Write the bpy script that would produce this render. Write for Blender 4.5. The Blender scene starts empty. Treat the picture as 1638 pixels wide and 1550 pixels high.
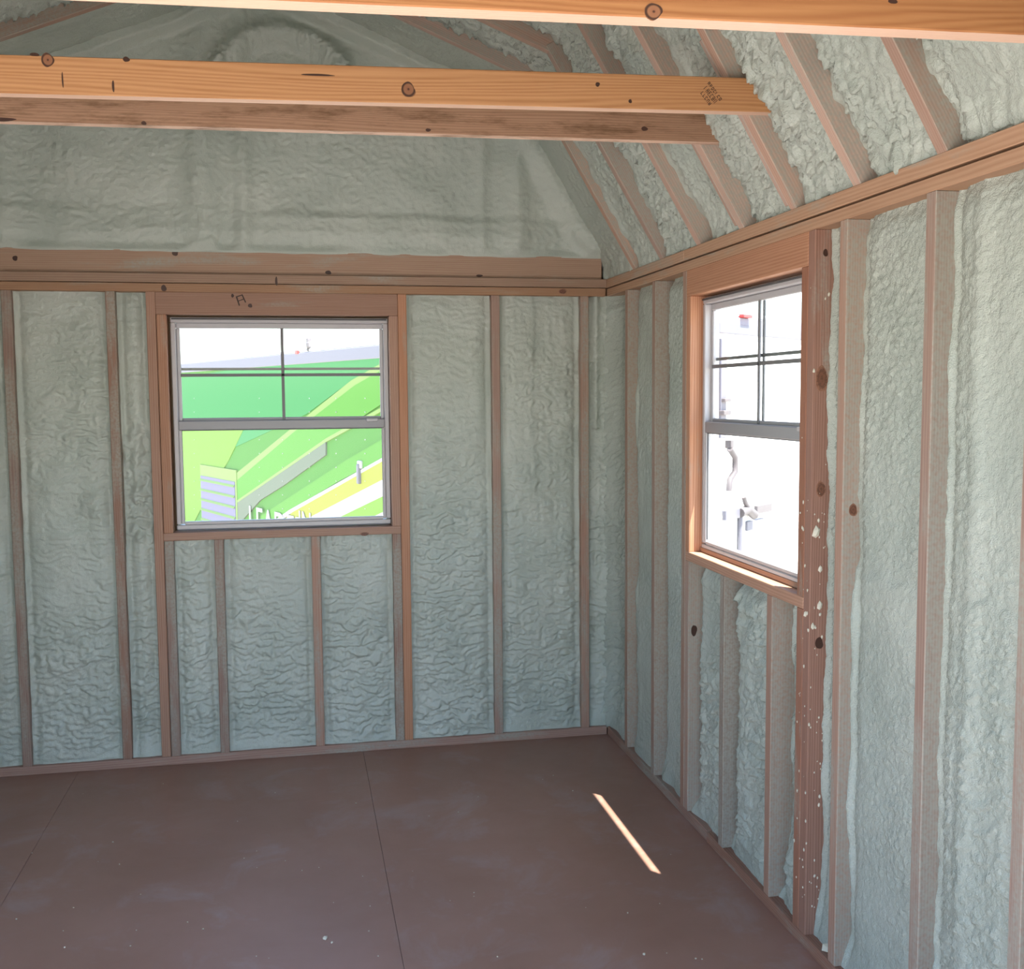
import bpy, bmesh, math, random
import numpy as np
from mathutils import Vector, Matrix

scn = bpy.context.scene
COL = scn.collection
random.seed(4)

# ------------------------------------------------------------------ camera
IMW, IMH = 1638, 1550
CAM = np.array([-1.3791, -4.7216, 1.5748])
YAW, PITCH, ROLL, FPX, PX, PY = .1962, .0841, -.0078, 1725.2254, 819.0561, 777.2382
_cy, _sy, _cp, _sp = math.cos(YAW), math.sin(YAW), math.cos(PITCH), math.sin(PITCH)
FW = np.array([_sy*_cp, _cy*_cp, -_sp]); RT = np.array([_cy, -_sy, 0.]); UP = np.cross(RT, FW)
_c, _s = math.cos(ROLL), math.sin(ROLL)
RT, UP = _c*RT+_s*UP, -_s*RT+_c*UP
cd = bpy.data.cameras.new('camera'); cam = bpy.data.objects.new('camera', cd); COL.objects.link(cam)
M = Matrix.Identity(4)
for i in range(3):
    M[i][0], M[i][1], M[i][2], M[i][3] = RT[i], UP[i], -FW[i], CAM[i]
cam.matrix_world = M
cd.sensor_fit = 'HORIZONTAL'; cd.sensor_width = 36.0
cd.lens = FPX/IMW*36.0
cd.shift_x = -(PX-IMW/2)/IMW; cd.shift_y = (PY-IMH/2)/IMW
cd.clip_start = .02; cd.clip_end = 500
scn.camera = cam

def ray(u, v): return FW+(u-PX)/FPX*RT-(v-PY)/FPX*UP
def on_plane(p0, n, u, v):
    """Point where the sight line of a photo pixel meets a real plane of the place."""
    d = ray(u, v); n = np.array(n, float)
    return CAM+d*(((np.array(p0)-CAM)@n)/(d@n))

# ------------------------------------------------------------------ light
SUN_FROM = Vector((.251, -.328, 1.05)).normalized()
world = bpy.data.worlds.new('sky'); scn.world = world; world.use_nodes = True
nt = world.node_tree; nt.nodes.clear()
wo = nt.nodes.new('ShaderNodeOutputWorld'); bg = nt.nodes.new('ShaderNodeBackground')
sky = nt.nodes.new('ShaderNodeTexSky'); sky.sky_type = 'NISHITA'; sky.sun_disc = False
sky.sun_elevation = math.asin(SUN_FROM.z); sky.sun_rotation = math.atan2(SUN_FROM.x, SUN_FROM.y)
sky.air_density = 1.0; sky.dust_density = 1.0; sky.ozone_density = 1.0
bg.inputs['Strength'].default_value = .42
nt.links.new(sky.outputs[0], bg.inputs[0]); nt.links.new(bg.outputs[0], wo.inputs[0])
sd = bpy.data.lights.new('sun', 'SUN'); sd.energy = 14.0; sd.angle = math.radians(.53); sd.color = (1.0, .94, .85)
so = bpy.data.objects.new('sun', sd); COL.objects.link(so)
so.rotation_euler = SUN_FROM.to_track_quat('Z', 'Y').to_euler(); so.location = (3, -6, 9)
scn.view_settings.view_transform = 'Standard'; scn.view_settings.look = 'None'
scn.view_settings.gamma = 1.0; scn.view_settings.use_curve_mapping = False
scn.view_settings.exposure = 1.08
scn.cycles.max_bounces = 10; scn.cycles.diffuse_bounces = 7; scn.cycles.transparent_max_bounces = 16
scn.cycles.sample_clamp_indirect = 6.0
scn.cycles.caustics_reflective = False; scn.cycles.caustics_refractive = False

# ------------------------------------------------------------------ materials
def mat(name):
    m = bpy.data.materials.new(name); m.use_nodes = True
    t = m.node_tree; t.nodes.clear()
    o = t.nodes.new('ShaderNodeOutputMaterial'); b = t.nodes.new('ShaderNodeBsdfPrincipled')
    t.links.new(b.outputs[0], o.inputs[0])
    return m, t, b
def N(t, typ, **kw):
    n = t.nodes.new(typ)
    for k, v in kw.items():
        if k.startswith('i_'):
            key = k[2:]; key = int(key) if key.isdigit() else key.replace('_', ' ')
            n.inputs[key].default_value = v
        else: setattr(n, k, v)
    return n
def L(t, a, b): t.links.new(a, b)
def ramp(t, stops, fac=None):
    r = t.nodes.new('ShaderNodeValToRGB'); e = r.color_ramp.elements
    e[0].position, e[0].color = stops[0][0], (*stops[0][1], 1); e[1].position, e[1].color = stops[-1][0], (*stops[-1][1], 1)
    for p, c in stops[1:-1]:
        q = e.new(p); q.color = (*c, 1)
    if fac is not None: L(t, fac, r.inputs[0])
    return r
def mix(t, fac, a, b, blend='MIX'):
    m = t.nodes.new('ShaderNodeMix'); m.data_type = 'RGBA'; m.blend_type = blend
    for sock, val in ((m.inputs[0], fac), (m.inputs[6], a), (m.inputs[7], b)):
        if hasattr(val, 'links'): L(t, val, sock)
        else: sock.default_value = val if not isinstance(val, tuple) else (*val, 1)
    return m.outputs[2]
def math_(t, op, a, b=None):
    m = t.nodes.new('ShaderNodeMath'); m.operation = op
    for i, v in enumerate((a, b)):
        if v is None: continue
        if hasattr(v, 'links'): L(t, v, m.inputs[i])
        else: m.inputs[i].default_value = v
    return m.outputs[0]
def plain(name, col, rough=.5, spec=.5, metal=0):
    m, t, b = mat(name)
    b.inputs['Base Color'].default_value = (*col, 1); b.inputs['Roughness'].default_value = rough
    b.inputs['Specular IOR Level'].default_value = spec; b.inputs['Metallic'].default_value = metal
    return m

FOAM_A, FOAM_B = (.37, .42, .375), (.46, .50, .45)
def foam_mat(name, fine=1.0, rough=.42, scale=1.0, dist=.004):
    m, t, b = mat(name)
    tc = N(t, 'ShaderNodeTexCoord')
    n1 = N(t, 'ShaderNodeTexNoise', i_Scale=3.1, i_Detail=3.); L(t, tc.outputs['Object'], n1.inputs[0])
    n2 = N(t, 'ShaderNodeTexNoise', i_Scale=90*scale, i_Detail=3., i_Roughness=.6); L(t, tc.outputs['Object'], n2.inputs[0])
    n3 = N(t, 'ShaderNodeTexNoise', i_Scale=260*scale, i_Detail=2.); L(t, tc.outputs['Object'], n3.inputs[0])
    r = ramp(t, [(.3, FOAM_A), (.7, FOAM_B)], n1.outputs[0])
    L(t, r.outputs[0], b.inputs['Base Color'])
    h = math_(t, 'ADD', n2.outputs[0], math_(t, 'MULTIPLY', n3.outputs[0], .45))
    bp = N(t, 'ShaderNodeBump', i_Strength=.55*fine, i_Distance=dist); L(t, h, bp.inputs['Height'])
    L(t, bp.outputs[0], b.inputs['Normal'])
    b.inputs['Roughness'].default_value = rough; b.inputs['Specular IOR Level'].default_value = .5
    return m
M_FOAM = foam_mat('spray_foam', 1.0, .38)
M_FOAM_R = foam_mat('spray_foam_glossy', 1.3, .26, 1.25, .006)
M_FOAM_ROOF = foam_mat('spray_foam_popcorn', 1.3, .32, 1.1, .005)
M_FOAM_GABLE = foam_mat('spray_foam_smooth', .8, .5)

def wood_mat(name, light, dark, spray=0.0, rough=.6, stain=0.0, side=0.0, wild=.05, edge=None):
    m, t, b = mat(name)
    tc = N(t, 'ShaderNodeTexCoord'); oi = N(t, 'ShaderNodeObjectInfo')
    off = N(t, 'ShaderNodeVectorMath', operation='MULTIPLY_ADD')
    comb = N(t, 'ShaderNodeCombineXYZ')
    r1 = math_(t, 'FRACT', math_(t, 'MULTIPLY', oi.outputs['Random'], 17.3))
    r2 = math_(t, 'FRACT', math_(t, 'MULTIPLY', oi.outputs['Random'], 71.7))
    L(t, math_(t, 'MULTIPLY', oi.outputs['Random'], 9.0), comb.inputs[0])
    L(t, math_(t, 'MULTIPLY_ADD', r1, .16), comb.inputs[1]); L(t, math_(t, 'MULTIPLY_ADD', r2, .2), comb.inputs[2])
    comb.inputs[1].default_value = 0
    L(t, tc.outputs['Object'], off.inputs[0]); off.inputs[1].default_value = (.07, 1, 1); L(t, comb.outputs[0], off.inputs[2])
    nz = N(t, 'ShaderNodeTexNoise', i_Scale=5.5, i_Detail=2.); L(t, off.outputs[0], nz.inputs[0])
    add = N(t, 'ShaderNodeVectorMath', operation='MULTIPLY_ADD'); L(t, nz.outputs['Color'], add.inputs[0]); add.inputs[1].default_value = (wild, wild, wild); L(t, off.outputs[0], add.inputs[2])
    wv = N(t, 'ShaderNodeTexWave', wave_type='RINGS', rings_direction='X', i_Scale=52., i_Distortion=1.6, i_Detail=2., i_Detail_Scale=2.)
    L(t, add.outputs[0], wv.inputs[0])
    st = N(t, 'ShaderNodeVectorMath', operation='MULTIPLY'); L(t, tc.outputs['Object'], st.inputs[0]); st.inputs[1].default_value = (3., 90., 90.)
    fi = N(t, 'ShaderNodeTexNoise', i_Scale=1.6, i_Detail=4.); L(t, st.outputs[0], fi.inputs[0])
    f1 = math_(t, 'ADD', math_(t, 'MULTIPLY', wv.outputs['Fac'], .40), math_(t, 'MULTIPLY', fi.outputs[0], .55))
    mid = tuple((a*.62+c*.38) for a, c in zip(light, dark))
    cr = ramp(t, [(.18, light), (.55, mid), (.95, dark)], f1)
    col = cr.outputs[0]
    # board to board difference
    hv = N(t, 'ShaderNodeHueSaturation'); L(t, col, hv.inputs['Color'])
    L(t, math_(t, 'ADD', math_(t, 'MULTIPLY', r1, .42), .80), hv.inputs['Value'])
    L(t, math_(t, 'ADD', math_(t, 'MULTIPLY', r2, .3), .85), hv.inputs['Saturation'])
    col = hv.outputs[0]
    if edge:      # paler narrow edges: sapwood, plus light from below painted into the colour
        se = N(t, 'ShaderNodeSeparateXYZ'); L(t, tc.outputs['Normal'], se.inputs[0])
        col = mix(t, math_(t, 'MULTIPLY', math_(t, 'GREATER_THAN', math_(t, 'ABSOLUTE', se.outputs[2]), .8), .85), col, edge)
    if stain:
        n5 = N(t, 'ShaderNodeVectorMath', operation='MULTIPLY'); L(t, tc.outputs['Object'], n5.inputs[0]); n5.inputs[1].default_value = (1., 4., 6.)
        n6 = N(t, 'ShaderNodeTexNoise', i_Scale=6., i_Detail=6., i_Roughness=.7); L(t, n5.outputs[0], n6.inputs[0])
        rr = ramp(t, [(.48, (0, 0, 0)), (.68, (1, 1, 1))], n6.outputs[0])
        col = mix(t, math_(t, 'MULTIPLY', rr.outputs[0], stain), col, (.10, .05, .02))
    if spray:
        n7 = N(t, 'ShaderNodeVectorMath', operation='MULTIPLY_ADD'); L(t, tc.outputs['Object'], n7.inputs[0]); n7.inputs[1].default_value = (2.2, 14., 14.); L(t, comb.outputs[0], n7.inputs[2])
        n8 = N(t, 'ShaderNodeTexNoise', i_Scale=1.0, i_Detail=4., i_Roughness=.62); L(t, n7.outputs[0], n8.inputs[0])
        c0 = .66-spray*.36
        v8 = n8.outputs[0]
        if side:
            sx = N(t, 'ShaderNodeSeparateXYZ'); L(t, tc.outputs['Normal'], sx.inputs[0]); v8 = math_(t, 'ADD', v8, math_(t, 'MULTIPLY', math_(t, 'ABSOLUTE', sx.outputs[1]), side))
        rr = ramp(t, [(c0, (0, 0, 0)), (c0+.16, (1, 1, 1))], v8)
        n9 = N(t, 'ShaderNodeTexNoise', i_Scale=120., i_Detail=2.); L(t, tc.outputs['Object'], n9.inputs[0])
        rs = ramp(t, [(.3, (.35, .35, .35)), (.62, (1, 1, 1))], n9.outputs[0])
        col = mix(t, math_(t, 'MULTIPLY', math_(t, 'MULTIPLY', rr.outputs[0], rs.outputs[0]), .8), col, (.33, .335, .29))
    L(t, col, b.inputs['Base Color'])
    bp = N(t, 'ShaderNodeBump', i_Strength=.25, i_Distance=.0015); L(t, f1, bp.inputs['Height']); L(t, bp.outputs[0], b.inputs['Normal'])
    b.inputs['Roughness'].default_value = rough; b.inputs['Specular IOR Level'].default_value = .3
    return m
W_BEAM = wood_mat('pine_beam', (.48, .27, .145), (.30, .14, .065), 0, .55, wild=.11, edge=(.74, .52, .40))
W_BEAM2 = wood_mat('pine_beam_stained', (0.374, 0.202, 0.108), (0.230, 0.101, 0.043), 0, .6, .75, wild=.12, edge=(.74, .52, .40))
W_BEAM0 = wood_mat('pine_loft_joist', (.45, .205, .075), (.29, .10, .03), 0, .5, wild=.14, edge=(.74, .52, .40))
W_STUD = wood_mat('pine_stud_oversprayed', (0.361, 0.231, 0.180), (0.246, 0.138, 0.101), .62)
W_STUD_R = wood_mat('pine_stud_heavy_overspray', (0.361, 0.246, 0.196), (0.246, 0.145, 0.112), .55, side=.30)
W_OPEN = wood_mat('pine_window_framing', (0.418, 0.243, 0.167), (0.274, 0.133, 0.084), .12)
W_KING = wood_mat('pine_red_stud', (.30, .15, .10), (.165, .065, .04), .2)
W_PLATE = wood_mat('pine_plate', (0.414, 0.266, 0.178), (0.296, 0.163, 0.100), .32)
W_RAFT = wood_mat('pine_rafter', (0.476, 0.332, 0.264), (0.340, 0.208, 0.162), .42, side=.22)
W_BASE = wood_mat('pine_bottom_plate', (0.323, 0.187, 0.140), (0.212, 0.106, 0.076), .42)
W_DARK = plain('sheathing_board', (.22, .15, .09), .85)
M_SIDING = plain('outer_siding', (.45, .40, .36), .8)

def knot_mat():
    m, t, b = mat('knot')
    tc = N(t, 'ShaderNodeTexCoord')
    sub = N(t, 'ShaderNodeVectorMath', operation='SUBTRACT'); L(t, tc.outputs['Generated'], sub.inputs[0]); sub.inputs[1].default_value = (.5, .5, .5)
    mu = N(t, 'ShaderNodeVectorMath', operation='MULTIPLY'); L(t, sub.outputs[0], mu.inputs[0]); mu.inputs[1].default_value = (2, 0, 2)
    le = N(t, 'ShaderNodeVectorMath', operation='LENGTH'); L(t, mu.outputs[0], le.inputs[0])
    r = ramp(t, [(0, (.04, .015, .008)), (.10, (.08, .03, .015)), (.2, (.24, .10, .05)), (.62, (.26, .115, .055)), (.76, (.055, .022, .012)), (.9, (.05, .02, .01)), (1., (.22, .10, .05))], le.outputs['Value'])
    L(t, r.outputs[0], b.inputs['Base Color']); b.inputs['Roughness'].default_value = .5
    return m
M_KNOT = knot_mat()
def knot_soft():
    m, t, b = mat('soft_knot')
    tc = N(t, 'ShaderNodeTexCoord')
    sub = N(t, 'ShaderNodeVectorMath', operation='SUBTRACT'); L(t, tc.outputs['Generated'], sub.inputs[0]); sub.inputs[1].default_value = (.5, .5, .5)
    mu = N(t, 'ShaderNodeVectorMath', operation='MULTIPLY'); L(t, sub.outputs[0], mu.inputs[0]); mu.inputs[1].default_value = (2, 0, 2)
    le = N(t, 'ShaderNodeVectorMath', operation='LENGTH'); L(t, mu.outputs[0], le.inputs[0])
    nz = N(t, 'ShaderNodeTexNoise', i_Scale=160., i_Detail=3.); L(t, tc.outputs['Object'], nz.inputs[0])
    v = math_(t, 'ADD', le.outputs['Value'], math_(t, 'MULTIPLY', math_(t, 'SUBTRACT', nz.outputs[0], .5), .9))
    r = ramp(t, [(0, (.09, .035, .018)), (.35, (.17, .07, .04)), (.6, (.10, .04, .022)), (.95, (.27, .13, .08))], v)
    L(t, r.outputs[0], b.inputs['Base Color']); b.inputs['Roughness'].default_value = .55
    return m
M_SKNOT = knot_soft()
M_DKNOT = plain('dark_knot', (.05, .02, .012), .5)
M_INK = plain('stamp_ink', (.035, .018, .012), .6)
M_CRUMB = plain('foam_crumb', (.62, .60, .50), .7)
M_VINYL = plain('window_vinyl', (.46, .45, .47), .35)
M_MUNT = plain('window_grille', (.13, .13, .14), .4)
M_RAIL = plain('window_rail', (.27, .27, .29), .35)
M_SEAL = plain('window_gasket', (.06, .06, .065), .5)

def glass_mat():
    m = bpy.data.materials.new('window_glass'); m.use_nodes = True; t = m.node_tree; t.nodes.clear()
    o = t.nodes.new('ShaderNodeOutputMaterial'); tr = t.nodes.new('ShaderNodeBsdfTransparent'); gl = t.nodes.new('ShaderNodeBsdfGlossy')
    tr.inputs[0].default_value = (.95, .97, .96, 1); gl.inputs['Roughness'].default_value = .02
    fr = t.nodes.new('ShaderNodeFresnel'); fr.inputs[0].default_value = 1.45
    mx = t.nodes.new('ShaderNodeMixShader')
    ge = t.nodes.new('ShaderNodeNewGeometry')
    L(t, math_(t, 'MULTIPLY', fr.outputs[0], math_(t, 'SUBTRACT', 1., ge.outputs['Backfacing'])), mx.inputs[0]); L(t, tr.outputs[0], mx.inputs[1]); L(t, gl.outputs[0], mx.inputs[2]); L(t, mx.outputs[0], o.inputs[0])
    return m
M_GLASS = glass_mat()

def floor_mat():
    m, t, b = mat('brown_floor_paint')
    tc = N(t, 'ShaderNodeTexCoord')
    n1 = N(t, 'ShaderNodeTexNoise', i_Scale=1.7, i_Detail=5., i_Roughness=.6); L(t, tc.outputs['Object'], n1.inputs[0])
    base = ramp(t, [(.3, (.285, .152, .112)), (.7, (.35, .202, .162))], n1.outputs[0])
    n2 = N(t, 'ShaderNodeTexNoise', i_Scale=3.3, i_Detail=7., i_Roughness=.68, i_Distortion=.6); L(t, tc.outputs['Object'], n2.inputs[0])
    d = ramp(t, [(.52, (0, 0, 0)), (.78, (1, 1, 1))], n2.outputs[0])
    col = mix(t, math_(t, 'MULTIPLY', d.outputs[0], .5), base.outputs[0], (.42, .38, .39))
    n3 = N(t, 'ShaderNodeTexNoise', i_Scale=70., i_Detail=2.); L(t, tc.outputs['Object'], n3.inputs[0])
    s = ramp(t, [(.76, (0, 0, 0)), (.80, (1, 1, 1))], n3.outputs[0])
    col = mix(t, math_(t, 'MULTIPLY', s.outputs[0], .22), col, (.45, .42, .38))
    L(t, col, b.inputs['Base Color'])
    rg = ramp(t, [(.3, (.36, .36, .36)), (.7, (.52, .52, .52))], n2.outputs[0]); L(t, rg.outputs[0], b.inputs['Roughness'])
    bp = N(t, 'ShaderNodeBump', i_Strength=.12, i_Distance=.002)
    sv = N(t, 'ShaderNodeVectorMath', operation='MULTIPLY'); L(t, tc.outputs['Object'], sv.inputs[0]); sv.inputs[1].default_value = (40., 6., 1.)
    n4 = N(t, 'ShaderNodeTexNoise', i_Scale=2., i_Detail=3.); L(t, sv.outputs[0], n4.inputs[0]); L(t, n4.outputs[0], bp.inputs['Height']); L(t, bp.outputs[0], b.inputs['Normal'])
    return m
M_FLOOR = floor_mat()

# ------------------------------------------------------------------ mesh helpers
def link(name, me, material=None, parent=None, smooth=False):
    o = bpy.data.objects.new(name, me); COL.objects.link(o)
    if material is not None: me.materials.append(material)
    if parent is not None: o.parent = parent
    if smooth: me.polygons.foreach_set('use_smooth', [True]*len(me.polygons))
    return o
def tag(o, label, cat=None, group=None, kind=None):
    o['label'] = label
    if cat: o['category'] = cat
    if group: o['group'] = group
    if kind: o['kind'] = kind
    return o
def empty(name, loc=(0, 0, 0), rz=0):
    o = bpy.data.objects.new(name, None); COL.objects.link(o); o.location = loc; o.rotation_euler = (0, 0, rz); o.empty_display_size = .1
    return o
def bm_box(bm, lo, hi):
    vs = [bm.verts.new((x, y, z)) for x in (lo[0], hi[0]) for y in (lo[1], hi[1]) for z in (lo[2], hi[2])]
    for f in ((0, 1, 3, 2), (4, 6, 7, 5), (0, 4, 5, 1), (2, 3, 7, 6), (0, 2, 6, 4), (1, 5, 7, 3)):
        bm.faces.new([vs[i] for i in f])
def bm_mesh(bm, name, bevel=0, seg=1):
    if bevel: bmesh.ops.bevel(bm, geom=list(bm.edges), offset=bevel, segments=seg, affect='EDGES')
    bmesh.ops.recalc_face_normals(bm, faces=bm.faces)
    me = bpy.data.meshes.new(name); bm.to_mesh(me); bm.free(); return me
def box(name, lo, hi, material, parent=None, bevel=.0015):
    bm = bmesh.new(); bm_box(bm, lo, hi)
    return link(name, bm_mesh(bm, name, bevel), material, parent)
def lumber(name, length, w, h, ex, ey, ez, centre, material, parent=None, warp=0.0):
    """A board: local X runs along the grain; a little crown keeps it from looking ruled."""
    bm = bmesh.new(); bm_box(bm, (-length/2, -w/2, -h/2), (length/2, w/2, h/2))
    me = bm_mesh(bm, name, .002)
    o = link(name, me, material, parent)
    m = Matrix.Identity(4)
    for i in range(3): m[i][0], m[i][1], m[i][2], m[i][3] = ex[i], ey[i], ez[i], centre[i]
    o.matrix_basis = m
    return o
AX = {'x': ((1, 0, 0), (0, 1, 0), (0, 0, 1)), 'y': ((0, 1, 0), (-1, 0, 0), (0, 0, 1)), 'z': ((0, 0, 1), (0, 1, 0), (-1, 0, 0))}
def board(name, lo, hi, axis, material, parent=None):
    ex, ey, ez = AX[axis]; d = [hi[i]-lo[i] for i in range(3)]; c = [(hi[i]+lo[i])/2 for i in range(3)]
    dim = lambda e: sum(abs(e[i])*d[i] for i in range(3))
    return lumber(name, dim(ex), dim(ey), dim(ez), ex, ey, ez, c, material, parent)

def sheet_with_hole(bm, axis, c0, c1, s0, s1, z0, z1, holes):
    """Wall sheet of thickness c0..c1 along axis ('y' or 'x'), with rectangular openings."""
    ss = sorted({s0, s1, *[h[0] for h in holes], *[h[1] for h in holes]}); zs = sorted({z0, z1, *[h[2] for h in holes], *[h[3] for h in holes]})
    for a, b in zip(ss, ss[1:]):
        for p, q in zip(zs, zs[1:]):
            if any(h[0]-1e-6 <= a and b <= h[1]+1e-6 and h[2]-1e-6 <= p and q <= h[3]+1e-6 for h in holes): continue
            if axis == 'y': bm_box(bm, (a, c0, p), (b, c1, q))
            else: bm_box(bm, (c0, a, p), (c1, b, q))

# ------------------------------------------------------------------ noise and foam
def perlin(x, y, seed):
    rs = np.random.RandomState(seed); p = rs.permutation(256); p = np.concatenate([p, p]); a = rs.rand(256)*2*np.pi; gx, gy = np.cos(a), np.sin(a)
    xi = np.floor(x).astype(int); yi = np.floor(y).astype(int); fx, fy = x-xi, y-yi; xi &= 255; yi &= 255
    u = fx*fx*fx*(fx*(fx*6-15)+10); v = fy*fy*fy*(fy*(fy*6-15)+10)
    def g(ix, iy, dx, dy):
        h = p[p[ix & 255]+(iy & 255)]; return gx[h]*dx+gy[h]*dy
    n00, n10, n01, n11 = g(xi, yi, fx, fy), g(xi+1, yi, fx-1, fy), g(xi, yi+1, fx, fy-1), g(xi+1, yi+1, fx-1, fy-1)
    return (n00*(1-u)+n10*u)*(1-v)+(n01*(1-u)+n11*u)*v*1.0
def sstep(x, a, b):
    k = np.clip((x-a)/(b-a), 0, 1); return k*k*(3-2*k)
def relief(s, t, style, seed):
    P = lambda fs, ft, k, os=0., ot=0.: perlin(s*fs+os+7.1*k, t*ft+ot+3.3*k, seed+k)
    lump = P(4.2, 3.2, 1)*.012+P(10, 8, 2)*.006
    if style == 'wrinkle':          # runny back wall: wavy horizontal creases, stronger low down
        w = P(9, 9, 3)*1.3; m = .35+.65*sstep(P(2.2, 1.4, 4)+(.9-t)*.35, -.35, .3)
        w3 = P(22, 22, 7)*.8
        r = np.abs(P(15, 36, 5, ot=w, os=w3)); r2 = np.abs(P(31, 62, 6, ot=w*1.8)); r3 = np.abs(P(58, 84, 11, ot=w))
        return lump+m*(.026*r+.013*r2+.006*r3)-.006
    if style == 'popcorn':          # roof bays: curled, lumpy surface
        w, w2 = P(16, 13, 3)*1.6, P(15, 17, 9)*1.6
        b = np.abs(P(30, 24, 4, w, w2)); b2 = np.abs(P(52, 44, 5, w2, w)); b3 = np.abs(P(14, 12, 6))
        m = .35+.65*sstep(P(2.6, 2.0, 8), -.3, .12)
        return lump*1.3+m*(.046*b+.026*b2+.018*b3)-.008
    if style == 'clots':            # over-sprayed narrow bays: fat rounded clots
        b = np.abs(P(20, 15, 4)); b2 = np.abs(P(38, 30, 5))
        return lump+.030*b+.012*b2
    if style == 'peel':             # right wall: orange peel, shiny
        m = .5+.5*sstep(P(2, 1.3, 8), -.3, .3)
        w = P(14, 14, 6)*1.2; r = np.abs(P(26, 36, 4, w, -w)); r2 = np.abs(P(60, 66, 5, -w, w))
        return lump*.7+m*(.009*r+.015*r2)-.004
    r = np.abs(P(22, 34, 5, ot=P(9, 9, 3)*1.4))*2+np.abs(P(48, 60, 6))     # smooth
    return lump*.8+.0050*r*(.3+.7*sstep(P(2, 2, 8), -.4, .3))
def grid_mesh(name, P, keep=None):
    """P: (n,m,3) points -> one mesh of quads."""
    n, m = P.shape[:2]; idx = np.arange(n*m).reshape(n, m)
    q = np.stack([idx[:-1, :-1], idx[1:, :-1], idx[1:, 1:], idx[:-1, 1:]], -1).reshape(-1, 4)
    V = P.reshape(-1, 3)
    if keep is not None:
        k = keep.reshape(-1); q = q[k[q].any(1)]
        used = np.unique(q); re = np.full(n*m, -1); re[used] = np.arange(len(used)); q = re[q]; V = V[used]
    me = bpy.data.meshes.new(name)
    me.vertices.add(len(V)); me.vertices.foreach_set('co', V.astype(np.float32).ravel())
    me.loops.add(q.size); me.loops.foreach_set('vertex_index', q.astype(np.int32).ravel())
    me.polygons.add(len(q)); me.polygons.foreach_set('loop_start', np.arange(0, q.size, 4, dtype=np.int32)); me.polygons.foreach_set('loop_total', np.full(len(q), 4, np.int32))
    me.polygons.foreach_set('use_smooth', np.ones(len(q), bool))
    me.update(calc_edges=True); me.validate()
    return me
SEED = [11]
def foam(parent, s0, s1, t0, t1, mapper, style, material, dmid=.03, dedge=.05, step=.0055, rim=.010, fill=0., droop=.55, extra=None, flip=False, edges=(1, 1), wob=.012, seed=None, name='foam_panel'):
    SEED[0] += 13; sd = SEED[0] if seed is None else seed
    n, m = max(3, int((s1-s0)/step)+1), max(3, int((t1-t0)/step)+1)
    s = np.linspace(s0, s1, n)[:, None]*np.ones((1, m)); t = np.ones((n, 1))*np.linspace(t0, t1, m)[None]
    eL, eR = s-s0, s1-s; big = 9.
    e = np.minimum(eL if edges[0] else big, eR if edges[1] else big)
    e2 = np.minimum(t-t0, t1-t)
    wobble = perlin(t*7+.3, s*2, sd+50)*wob+perlin(t*21, s*4, sd+51)*wob*.5
    d = dedge+wobble*np.exp(-e/.03)+(dmid-dedge)*sstep(e, 0, .075)
    d = d+(dedge-dmid)*.6*(1-sstep(e2, 0, .06))
    d = d-rim*np.exp(-((e-.005)/.007)**2)*np.clip(.25+1.7*perlin(t*2.3, s*3, sd+52)+.8*perlin(t*9, s*3, sd+53), 0, 1.2)+rim*.5*np.exp(-((e-.024)/.009)**2)
    h = relief(s, t, style, sd)*(.25+.75*sstep(e, 0, .03))
    if extra is not None: h = h+extra(s, t, e)
    d = d-h
    if fill:
        f_ = (1-sstep(t-t0, .0, .10+.05*perlin(s*6, t*0, sd+60)))*(.75+.5*perlin(s*8, t*3, sd+61)); d = d+(np.minimum(d, fill)-d)*np.clip(f_, 0, 1)
    P = mapper(s, t-droop*h*sstep(e2, 0, .02), d)
    if flip: P = P[::-1]
    o = link(name, grid_mesh(name, P), material, parent)
    return o

# ------------------------------------------------------------------ dimensions (metres)
H = 2.089; SW = .038; SD = .089; W = 2.95; YF = -3.85
TAN = 1.68; _l = math.hypot(1, TAN); DU = (-1/_l, TAN/_l); DN = (TAN/_l, 1/_l)      # lower slope, right side
LZ0 = 2.093; BX, BZ = -.438, 2.829; LLOW = math.hypot(BX, BZ-LZ0)
T2 = .40; _l2 = math.hypot(1, T2); EU = (-1/_l2, T2/_l2); EN = (T2/_l2, 1/_l2)
LUP = (W/2+BX)*_l2; PZ = BZ+(W/2+BX)*T2

# ------------------------------------------------------------------ floor
floor = box('floor', (-W-.1, YF-.1, -.06), (.1, .1, -.018), W_DARK, None, 0); tag(floor, 'brown painted plywood floor of the shed', 'floor', kind='structure')
xs = [-W-.09, -2.32, -1.125, .09]
for a, b in zip(xs, xs[1:]):
    for y0, y1 in ((-2.44, .09), (YF-.09, -2.44)):
        box('floor_panel', (a+.0005, y0+.0005, -.018), (b-.0005, y1-.0005, 0), M_FLOOR, floor, .0006)

# ------------------------------------------------------------------ back wall
WB = (-1.905, -.974, .985, 1.93)                  # rough opening of the back window: x0 x1 z0 z1
bm = bmesh.new()
sheet_with_hole(bm, 'y', SD+.001, SD+.02, -W-.1, .1, -.03, H+.02, [(WB[0]+.012, WB[1]-.012, WB[2]+.02, WB[3]-.015)])
gp = [(-W-.1, H+.02), (.1, H+.02), (BX+.12, BZ+.1), (-W/2, PZ+.13), (-W-BX-.12, BZ+.1)]
v0 = [bm.verts.new((x, SD+.001, z)) for x, z in gp]; v1 = [bm.verts.new((x, SD+.02, z)) for x, z in gp]
bm.faces.new(v0[::-1]); bm.faces.new(v1)
for i in range(5): bm.faces.new((v0[i], v0[(i+1) % 5], v1[(i+1) % 5], v1[i]))
wall_back = link('wall_back', bm_mesh(bm, 'wall_back'), W_DARK); tag(wall_back, 'end wall of pine studs filled with pale green spray foam', 'wall', kind='structure')
ZS0, ZS1 = SW, H-2*SW
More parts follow.
